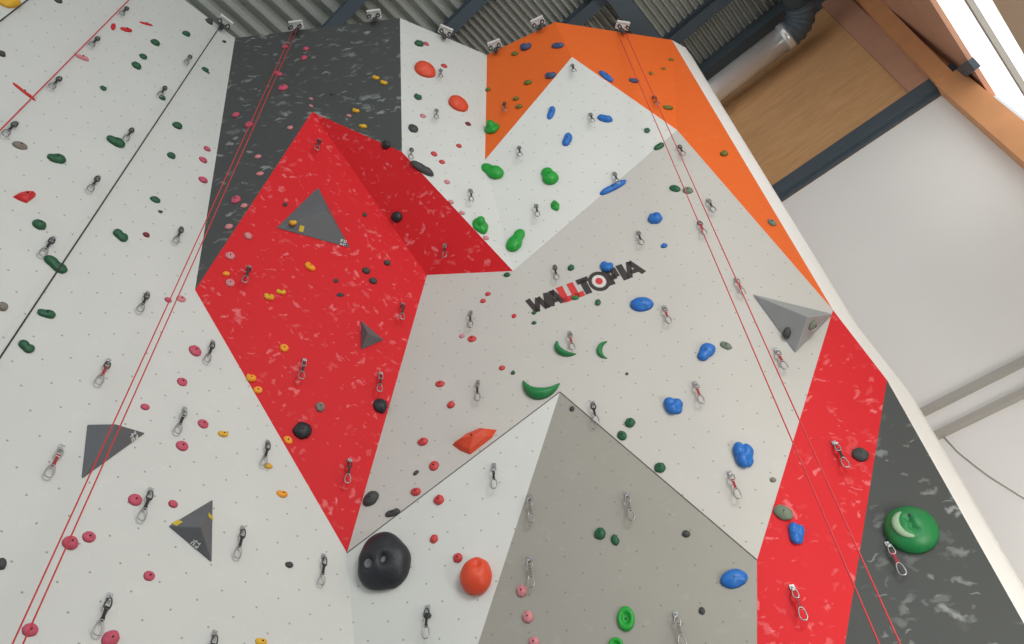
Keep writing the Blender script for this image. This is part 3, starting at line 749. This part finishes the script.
def f_up(mb): mb.tube(ringpts(0, -.058, .019, .036, y=.028), .0052, 6, True, up=V((0, 1, 0)))
def f_sling(mb):
    zs = [-.078, -.092, -.11, -.14, -.156, -.17]; ws = [.013, .012, .009, .009, .012, .013]
    vs = []
    for z, w in zip(zs, ws): vs += [(-w, .024, z), (w, .024, z), (w, .032, z), (-w, .032, z)]
    fs = [(0, 1, 2, 3), (23, 22, 21, 20)]
    for i in range(5):
        for j in range(4): fs.append((i * 4 + j, i * 4 + (j + 1) % 4, i * 4 + 4 + (j + 1) % 4, i * 4 + 4 + j))
    mb.add(vs, fs)
def f_low(mb): mb.tube(ringpts(0, -.208, .024, .047, y=.028, top=1.1)[::-1], .0055, 6, True, up=V((0, 1, 0)))
QM = {'hanger': proto_mesh(f_hanger, 'hanger', M['steel'])}
for k, m in (('d', 'dsteel'), ('s', 'steel')):
    QM['up' + k] = proto_mesh(f_up, 'carabiner', M[m]); QM['low' + k] = proto_mesh(f_low, 'carabiner', M[m])
for k in 'brg': QM['sling' + k] = proto_mesh(f_sling, 'sling', M['sling_' + k])
def quickdraw(px, py, sl, cb, label, sc=1.0):
    _, p, n, idx = hit(px, py)
    y = V((n.x, n.y, 0)).normalized(); z = V((0, 0, 1))
    if n.z > .02:                                 # on a slab the draw lies along the panel
        y = n.copy(); z = (z - n * z.dot(n)).normalized()
    x = y.cross(z)
    r = empty('quickdraw'); tag(r, label, 'quickdraw', 'quickdraws on the ' + SHORT[idx])
    r.matrix_world = Matrix.Translation(p + n * .008) @ Matrix((x, y, z)).transposed().to_4x4() @ Matrix.Diagonal((sc, sc, sc, 1))
    for nm, k, lb in (('hanger', 'hanger', 'steel bolt hanger'), ('carabiner', 'up' + cb, 'small upper carabiner'), ('sling', 'sling' + sl, {'b': 'black', 'r': 'red', 'g': 'grey'}[sl] + ' webbing sling'), ('carabiner', 'lows', 'long lower carabiner')):
        o = bpy.data.objects.new(nm, QM[k]); col.objects.link(o); o.parent = r; o['label'] = lb
DRAWS = '''
127 9 b d|quickdraw on the red rope line nearest the top of the photo
98 39 b d|quickdraw on the red rope line, next below a red sliver
60 79 b d|quickdraw just under the red rope beside the long red sliver
16 124 b d|quickdraw by the frame edge beside the grey-brown oval hold
190 57 g d|small quickdraw just above the black rope's upper stretch
165 88 b d|quickdraw touching a small dark green hold above the black rope
132 130 b d|quickdraw beside the dark green wedge hold above the black rope
98 178 b d|quickdraw just above the black rope between two dark green holds
53 239 b d|quickdraw right above the lobed hold on the black rope
181 229 b d|quickdraw above the rope pair near the charcoal panel's edge
147 294 b d|quickdraw between black rope and rope pair at mid height
108 362 r d|quickdraw alone between rope pair and frame edge
212 343 b d|quickdraw beside the large pink foothold under the red facet's corner
184 410 b s|quickdraw between two pink footholds above the yellow-marked volume
61 448 r s|quickdraw on the frame side of the rope-crossed volume
150 491 b d|quickdraw beside a pink foothold under the rope-crossed volume
109 597 b d|quickdraw lowest on left white panel, above a large pink hold
242 529 b d|quickdraw beside the yellow-marked volume's flat edge
323 557 b d|quickdraw below the red facet's lowest tip
267 443 b d|quickdraw hanging just above a yellow hold by the red edge
214 634 b d|quickdraw cut by the photo's bottom edge near a yellow hold
304 361 b s|quickdraw in the centre of the bright red facet
349 461 b d|quickdraw near the red facet's lowest tip
249 268 b d|quickdraw on red facet between rose footholds and yellow pair
319 141 b d|quickdraw just below the red facet's peak
380 374 b s|quickdraw above the black hold at the red facet's edge
402 305 b d|quickdraw on red facet beside the deep red fold's lower end
446 245 b s|quickdraw low on the deep red facet
440 71 g s|quickdraw between the two orange-red ovals, beside the higher one
436 111 g s|quickdraw level with the lower orange-red oval
411 150 g d|quickdraw above the long charcoal hold on upper white panel
470 191 b s|quickdraw above the green knobbed hold at the red edge
505 104 b d|quickdraw on the first orange facet near its lower tip
572 66 b s|quickdraw just under the white diamond's top corner
590 115 b s|quickdraw beside the flat blue hold on the white diamond
519 148 b s|quickdraw near the orange facet's tip on the white diamond
536 206 b s|quickdraw beside the smallest bright green hold
614 174 b s|quickdraw touching the long thin blue hold
653 98 b d|quickdraw on orange beside the rope pair
679 147 b d|quickdraw at the big grey panel's top corner by the ropes
708 201 b s|quickdraw beyond the ropes below the orange edge
638 233 b s|quickdraw between blue bulbous hold and the lettering
699 223 r d|quickdraw with red sling on the rope line
736 280 r s|quickdraw with red sling beside the pale grey volume's point
555 267 b d|quickdraw above the red letters
664 308 r s|quickdraw beside the big blue oval hold
471 313 b s|quickdraw above a coral foothold beside the red facet
478 383 b s|quickdraw beside the coral footholds above the orange-red wedge
570 334 r s|quickdraw hanging over a green crescent
593 404 b d|quickdraw at the joint line near the largest crescent
695 384 r s|quickdraw between blue round hold and blue pear-shaped hold
776 351 r s|quickdraw below the pale grey volume's lowest corner
730 474 r s|quickdraw under the blue three-lobed hold
494 466 b s|quickdraw on the white wedge under the orange-red wedge hold
530 559 g s|quickdraw on lower grey panel above the rose holds
530 498 g s|quickdraw on lower grey panel beside the white wedge's edge
627 495 g s|quickdraw on lower grey panel above the level green pair
676 615 g s|quickdraw on lower grey panel near the bottom edge
834 444 b s|quickdraw beside the chalk-covered hold on lower red panel
792 588 r s|quickdraw low on the lower red panel
888 545 r s|quickdraw under the large green dome hold
428 608 b d|quickdraw tangled over the dark chip low on the white wedge
'''
for ln in DRAWS.strip().split('\n'):
    d, lab = ln.split('|'); x, y, sl, cb = d.split()
    assert lab not in seen, lab
    seen[lab] = 1
    quickdraw(float(x), float(y), sl, cb, lab, 1.0)

# ------------------------------------------------------------------ rope anchors along the wall top
def anchor(px, py, label):
    p = at_z(px, py, TOP - .05); h = hit(px, py + 6); n = h[2]; y = V((n.x, n.y, 0)).normalized(); z = V((0, 0, 1)); x = y.cross(z)
    q, m, _, _ = h[1], h[2], 0, 0
    p = at_plane(px, py, q, m) + y * .03
    r = empty('rope_anchor'); tag(r, label, 'rope anchor', 'rope anchors along the wall top')
    r.matrix_world = Matrix.Translation(p) @ Matrix((x, y, z)).transposed().to_4x4()
    b = MB(); b.box(V((0, .05, .09)), V((.085, 0, 0)), V((0, .05, 0)), V((0, 0, .014))); b.box(V((0, .1, .08)), V((.085, 0, 0)), V((0, .006, 0)), V((0, 0, .022))); b.build('bracket', M['edge'], r)
    b = MB(); b.box(V((0, .012, .0)), V((.025, 0, 0)), V((0, .006, 0)), V((0, 0, .085))); b.build('back_plate', M['dsteel'], r)
    for s in (-1, 1):
        b = MB(); b.tube([q + V((s * .055, .0, .0)) for q in ringpts(0, .0, .022, .06, y=.06)], .009, 6, True, up=V((0, 1, 0))); b.build('carabiner', M['dsteel'], r, True)
    return r
anchor(220, 29, 'rope anchor holding the single black rope')
anchor(297, 34, 'rope anchor holding the doubled red rope on charcoal')
anchor(375, 23, 'empty rope anchor on charcoal panel')
anchor(443, 39, 'empty rope anchor on the upper white panel')
anchor(497, 53, 'empty rope anchor on orange nearest the white panel')
anchor(541, 30, 'empty rope anchor on orange near its top corner')
anchor(622, 34, 'rope anchor holding the doubled red rope on orange')

# ------------------------------------------------------------------ ropes hang plumb to the floor
def rope(strands, m, label, r=.0043, group=None):
    mb = MB()
    for p, z1 in strands:
        n = 14
        mb.tube([V((p.x, p.y, .012 + (z1 - .012) * i / n)) for i in range(n + 1)], r, 6)
    o = mb.build('climbing_rope', M[m], None, True); tag(o, label, 'rope', group); return o
def plumb(px0, py0, px1, py1, dist):
    """plan position of a vertical line seen through two pixels, at a given plan distance"""
    a, b = ray(px0, py0), ray(px1, py1)
    u = V((a.x, a.y, 0)).normalized() + V((b.x, b.y, 0)).normalized(); return u.normalized() * dist
def dist_top(px, py): 
    q = at_z(px, py, TOP - .12); return V((q.x, q.y, 0)).length
d1 = dist_top(297, 40) - .1
rope([(plumb(292, 48, -6, 644, d1), TOP - .1), (plumb(297, 48, 2, 644, d1), TOP - .1)], 'rope_r', 'doubled red rope hanging past the charcoal and left white panels')
d2 = dist_top(622, 42) - .12
rope([(plumb(618, 42, 888, 644, d2), TOP - .1), (plumb(628, 42, 904, 644, d2), TOP - .1)], 'rope_r', 'doubled red rope hanging in front of orange and grey panels')
def on_a(px0, py0, px1, py1, off):
    a, b = ray(px0, py0), ray(px1, py1)
    u = (V((a.x, a.y, 0)).normalized() + V((b.x, b.y, 0)).normalized()).normalized()
    k = (A0 + AN * off).dot(AN); return u * (k / u.dot(AN))
rope([(on_a(220, 32, 0, 347, .07), TOP - .05)], 'rope_k', 'single black rope down the left white panel', .006)
rope([(on_a(131, 0, 0, 127, .07), TOP - .05)], 'rope_r', 'single red rope clipped through the uppermost quickdraws', .006)
rope([(on_a(30, 0, 0, 19, .07), TOP - .05)], 'rope_k', 'short stretch of black rope across the top corner', .007)

# ------------------------------------------------------------------ the hall behind: corner of two walls, plywood, roof
TW = 6.6; k = TW / 7.35
def onW(s, z, out=0.0): return PD * (TW - out) + DD * s + V((0, 0, CH + z * k))
S1 = -1.73 * k; S2 = -2.08 * k
def quadslab(name, pts, thick, m, kind='structure', label=None, uv=None):
    mb = MB(); mb.prism(pts, thick); o = mb.build(name, M[m]); tag(o, label, None, None, kind)
    if uv: add_uv(o, *uv)
    return o
zf = -CH / k
zb = 9.40
quadslab('wall_right', [onW(S2, zf), onW(9, zf), onW(9, zb), onW(S2, zb)], PD * .15, 'wall', label='plain white hall wall below the steel band')
quadslab('wall_gable', [onW(S2, zb), onW(9, zb), onW(9, 14.6), onW(S2, 14.6)], PD * .15, 'ply', label='plywood sheathing above the steel band', uv=(DD, V((0, 0, 1))))
# steel band
mb = MB(); mb.box((onW(S2, 9.6, .05) + onW(9, 9.6, .05)) / 2, DD * ((9 - S2) / 2), PD * .05, V((0, 0, .11)))
mb.box((onW(S1, 9.45, .02) + onW(9, 9.45, .02)) / 2, DD * ((9 - S1) / 2), PD * .02, V((0, 0, .035)))
tag(mb.build('trim_1', M['beam']), 'dark steel beam between white wall and plywood', kind='structure')
# corner posts
def bar(name, a, b, hx, hy, m, label, kind='structure'):
    mb = MB(); mb.prism([a - hx - hy, a + hx - hy, a + hx + hy, a - hx + hy], b - a); o = mb.build(name, M[m]); tag(o, label, kind=kind); return o
bar('trim_2', onW(S1 - .11, 9.4, .11), onW(S1 - .34, 14.4, .11), DD * .1, PD * .11, 'timber', 'sloping pine corner post above the steel beam')
bar('trim_3', onW(-1.66 * k, 9.75, .04), onW(-1.72 * k, 14.5, .04), DD * .16, PD * .04, 'timber_d', 'dark brown stud beside the pine post')
# side wall with the raking glazing: coordinates (t, z) measured along the wall
def onS(t, z, out=0.0): return PD * (t * k) + DD * (S2 - out * -1) + V((0, 0, CH + z * k))
def lineq(a, b):
    s = (b[1] - a[1]) / (b[0] - a[0]); return lambda t: a[1] + s * (t - a[0])
l1 = lineq((4.93, 7.68), (6.46, 6.9)); lm = lineq((4.48, 6.66), (5.44, 6.3))
def w2(px, py):
    r = ray(px, py); q = r * (DD.dot(PD * 0 + DD * S2) / DD.dot(r)); return (q.dot(PD) / k, q.z / k)
l1 = lineq(w2(930, 0), w2(1018, 140)); lm = lineq(w2(965, 0), w2(1024, 95)); lb = lineq(w2(992, 0), w2(1024, 55))
T0, T1 = 3.6, 7.35
quadslab('wall_side', [onS(T0, l1(T0)), onS(T1, l1(T1)), onS(T1, 15), onS(T0, 15)], DD * -.12, 'timber_d', label='brown boarded side wall above the raking window')
quadslab('wall_side', [onS(T0, zf), onS(T1, zf), onS(T1, lb(T1)), onS(T0, lb(T0))], DD * -.12, 'lwood', label='pale side wall below the raking window')
win = MB(); win.prism([onS(T0, lm(T0) + .04, -.05), onS(T1, lm(T1) + .04, -.05), onS(T1, l1(T1), -.05), onS(T0, l1(T0), -.05)], DD * -.02)
win.prism([onS(T0, lb(T0), -.05), onS(T1, lb(T1), -.05), onS(T1, lm(T1) - .04, -.05), onS(T0, lm(T0) - .04, -.05)], DD * -.02)
w = win.build('window_1', M['glow']); tag(w, 'bright raking window beside the timber posts', kind='structure')
fr = MB(); fr.prism([onS(T0, lm(T0) - .045, .0), onS(T1, lm(T1) - .045, .0), onS(T1, lm(T1) + .045, .0), onS(T0, lm(T0) + .045, .0)], DD * -.08)
fr.build('window_frame', M['rail'], w)
bar('trim_4', onW(S1 - .14, zf, .1), onW(S1 - .14, 9.4, .1), DD * .14, PD * .1, 'timber', 'pine corner post below the steel beam')
pl = [onS(*w2(*q), .0) for q in ((946, 76), (973, 57), (981, 66), (953, 87))]
tag(quadslab('trim_7', pl, DD * .06, 'beam'), 'short dark steel stub between pine post and window', kind='structure')
# rails on the white wall
for i, z in enumerate((5.17, 4.86)):
    mb = MB(); mb.box(onW((S1 + 3.4) / 2, z, .03), DD * ((3.4 - S1) / 2), PD * .03, V((0, 0, .032)))
    tag(mb.build('trim_%d' % (5 + i), M['rail']), 'grey horizontal rail on the white wall, %s of two' % ('upper', 'lower')[i], kind='structure')
# thin cable across the white wall
def w1(px, py, out=.012):
    r = ray(px, py); return CAM + r * ((TW - out) / r.dot(PD))
mb = MB(); mb.tube([w1(x, y) for x, y in ((944, 437), (958, 452), (974, 465), (990, 477), (1006, 487), (1030, 502), (1080, 540), (1130, 570))], .005, 6)
tag(mb.build('cable', M['rail'], None, True), 'thin cable slanting down the white wall below the rails', 'cable')

# roof: corrugated sheet running away along PD, purlins across
ZC = 13.6 * k
def onC(s, t, dz=0.0): return DD * s + PD * t + V((0, 0, CH + ZC + dz))
mb = MB()
def sheet(t0, t1, pitch, depth):
    s = S2 - .15; vs = []; prof = [(0, 0), (.34, 0), (.46, 1), (.88, 1)]
    xs = []
    while s < 10:
        for a, b in prof: xs.append((s + a * pitch, b * depth))
        s += pitch
    for x, h in xs: vs += [onC(x, t0, h), onC(x, t1, h)]
    n = len(xs)
    fs = [(2 * i, 2 * i + 1, 2 * i + 3, 2 * i + 2) for i in range(n - 1)]
    up = [v + V((0, 0, .02)) for v in vs]
    mb.add(vs + up, fs + [tuple(q + 2 * n for q in f)[::-1] for f in fs])
q = ZC / 10
BT = [1.41 * q, 2.43 * q, 3.45 * q, 4.5 * q, 5.52 * q]
sheet(-9, BT[0], .27, .13); sheet(BT[0], BT[1], .2, .1); sheet(BT[1], TW + .1, .105, .06)
tag(mb.build('ceiling', M['corr']), 'grey corrugated metal roof deck', kind='structure')
for i, t in enumerate(BT):
    mb = MB(); c = onC((S1 + 10) / 2, t, -.12); L = DD * ((10 - S1) / 2)
    mb.box(c + V((0, 0, .1)), L, PD * .09, V((0, 0, .012))); mb.box(c + V((0, 0, -.1)), L, PD * .09, V((0, 0, .012))); mb.box(c, L, PD * .012, V((0, 0, .1)))
    tag(mb.build('roof_beam', M['beam']), 'blue-grey steel purlin, %s counted away from the camera' % ('first', 'second', 'third', 'fourth', 'fifth')[i], kind='structure')
mb = MB(); mb.box(onC((S1 + 10) / 2, TW - .2, -.16), DD * ((10 - S1) / 2), PD * .2, V((0, 0, .15)))
tag(mb.build('roof_beam', M['beam']), 'wide dark edge beam where roof meets plywood', kind='structure')
a, b = at_z(606, 0, CH + ZC - .3), at_z(665, 40, CH + ZC - .3)
u = (b - a); u.z = 0; u.normalize(); s0 = a.dot(DD) * .5 + b.dot(DD) * .5
mb = MB(); mb.box(onC(s0, TW / 2 - .3, -.34), PD * (TW / 2 + .1), DD * .14, V((0, 0, .09)))
tag(mb.build('roof_beam', M['beam']), 'steel rafter running away under the purlins above the orange facet', kind='structure')

# ventilation duct along the plywood
def duct():
    TD = TW - .42
    def on(px, py):
        r = ray(px, py); return CAM + r * (TD / r.dot(PD))
    e = on(789, 34); z = e.z; s = e.dot(DD)
    f = lambda ss, tt=TD: PD * tt + DD * ss + V((0, 0, z))
    R = .19
    r = empty('ventilation_duct', f(s)); tag(r, 'shiny galvanised ventilation duct along the plywood with a ribbed elbow', 'air duct')
    inv = -V(r.location)
    def bld(mb, nm, m, lab=None):
        for i in range(len(mb.v)): mb.v[i] = mb.v[i] + inv
        o = mb.build(nm, M[m], r, True)
        if lab: o['label'] = lab
        return o
    mb = MB(); mb.tube([f(s + .02), f(s + 5.2)], R, 28); bld(mb, 'pipe', 'duct')
    mb = MB(); mb.tube([f(s - .02), f(s + .10)], R + .018, 28); bld(mb, 'collar', 'duct')
    cen = f(s, TD - .34); pts = []; rad = []
    for i in range(25):
        a = math.pi / 2 * i / 24 * .95
        pts.append(f(s) + (-DD) * (.34 * math.sin(a)) + (-PD) * (.34 * (1 - math.cos(a)))); rad.append(R + (.02 if i % 4 < 2 else 0))
    mb = MB(); mb.tube(pts, rad, 24); bld(mb, 'elbow', 'beam', 'dark ribbed elbow')
    p = pts[-1]; mb = MB(); mb.tube([p, p - PD * 1.6 - DD * .1], R, 24); bld(mb, 'pipe', 'beam', 'dark branch pipe leaving the elbow')
duct()

quadslab('floor', [V((-14, -10, 0)), V((14, -10, 0)), V((14, 14, 0)), V((-14, 14, 0))], V((0, 0, -.1)), 'floor', label='padded hall floor below the climbing wall')

# ------------------------------------------------------------------ light
wd = bpy.data.worlds.new('hall_daylight'); bpy.context.scene.world = wd; wd.use_nodes = True
bg = wd.node_tree.nodes['Background']; bg.inputs[0].default_value = (.93, .97, 1, 1); bg.inputs[1].default_value = .82
def area(name, loc, target, size, power, rgb=(1, .98, .95)):
    l = bpy.data.lights.new(name, 'AREA'); l.shape = 'RECTANGLE'; l.size, l.size_y = size; l.energy = power; l.color = rgb
    o = bpy.data.objects.new(name, l); col.objects.link(o); o.location = loc
    o.rotation_euler = (V(target) - V(loc)).to_track_quat('-Z', 'Y').to_euler(); return o
area('added_side_fill', (3.8, -3.2, 6.2), (1.6, 5.2, 5.0), (3.2, 2.6), 330)  # added area lamp, assumed out of view; lights the wall from the right

area('low_side_fill', PD * 4.2 + DD * -1.72 + V((0, 0, 2.3)), PD * 6.6 + DD * .6 + V((0, 0, 5.6)), (2.2, 1.8), 150)  # unseen fill lamp, added to brighten the lower white wall and charcoal panel

# ------------------------------------------------------------------ camera
cam = bpy.data.cameras.new('camera'); co = bpy.data.objects.new('camera', cam); col.objects.link(co)
cam.sensor_fit = 'HORIZONTAL'; cam.sensor_width = 36; cam.lens = F / 1024 * 36; cam.clip_end = 200
right = V((XW.x, YW.x, ZEN.x)); down = V((XW.y, YW.y, ZEN.y)); fw = V((XW.z, YW.z, ZEN.z))
m = Matrix((right, -down, -fw)).transposed().to_4x4(); m.translation = CAM
co.matrix_world = m
sc = bpy.context.scene; sc.camera = co
sc.view_settings.view_transform = 'Standard'; sc.view_settings.look = 'None'; sc.view_settings.gamma = 1; sc.view_settings.use_curve_mapping = False
sc.view_settings.exposure = 0.06
sc.cycles.use_denoising = True; sc.cycles.max_bounces = 6
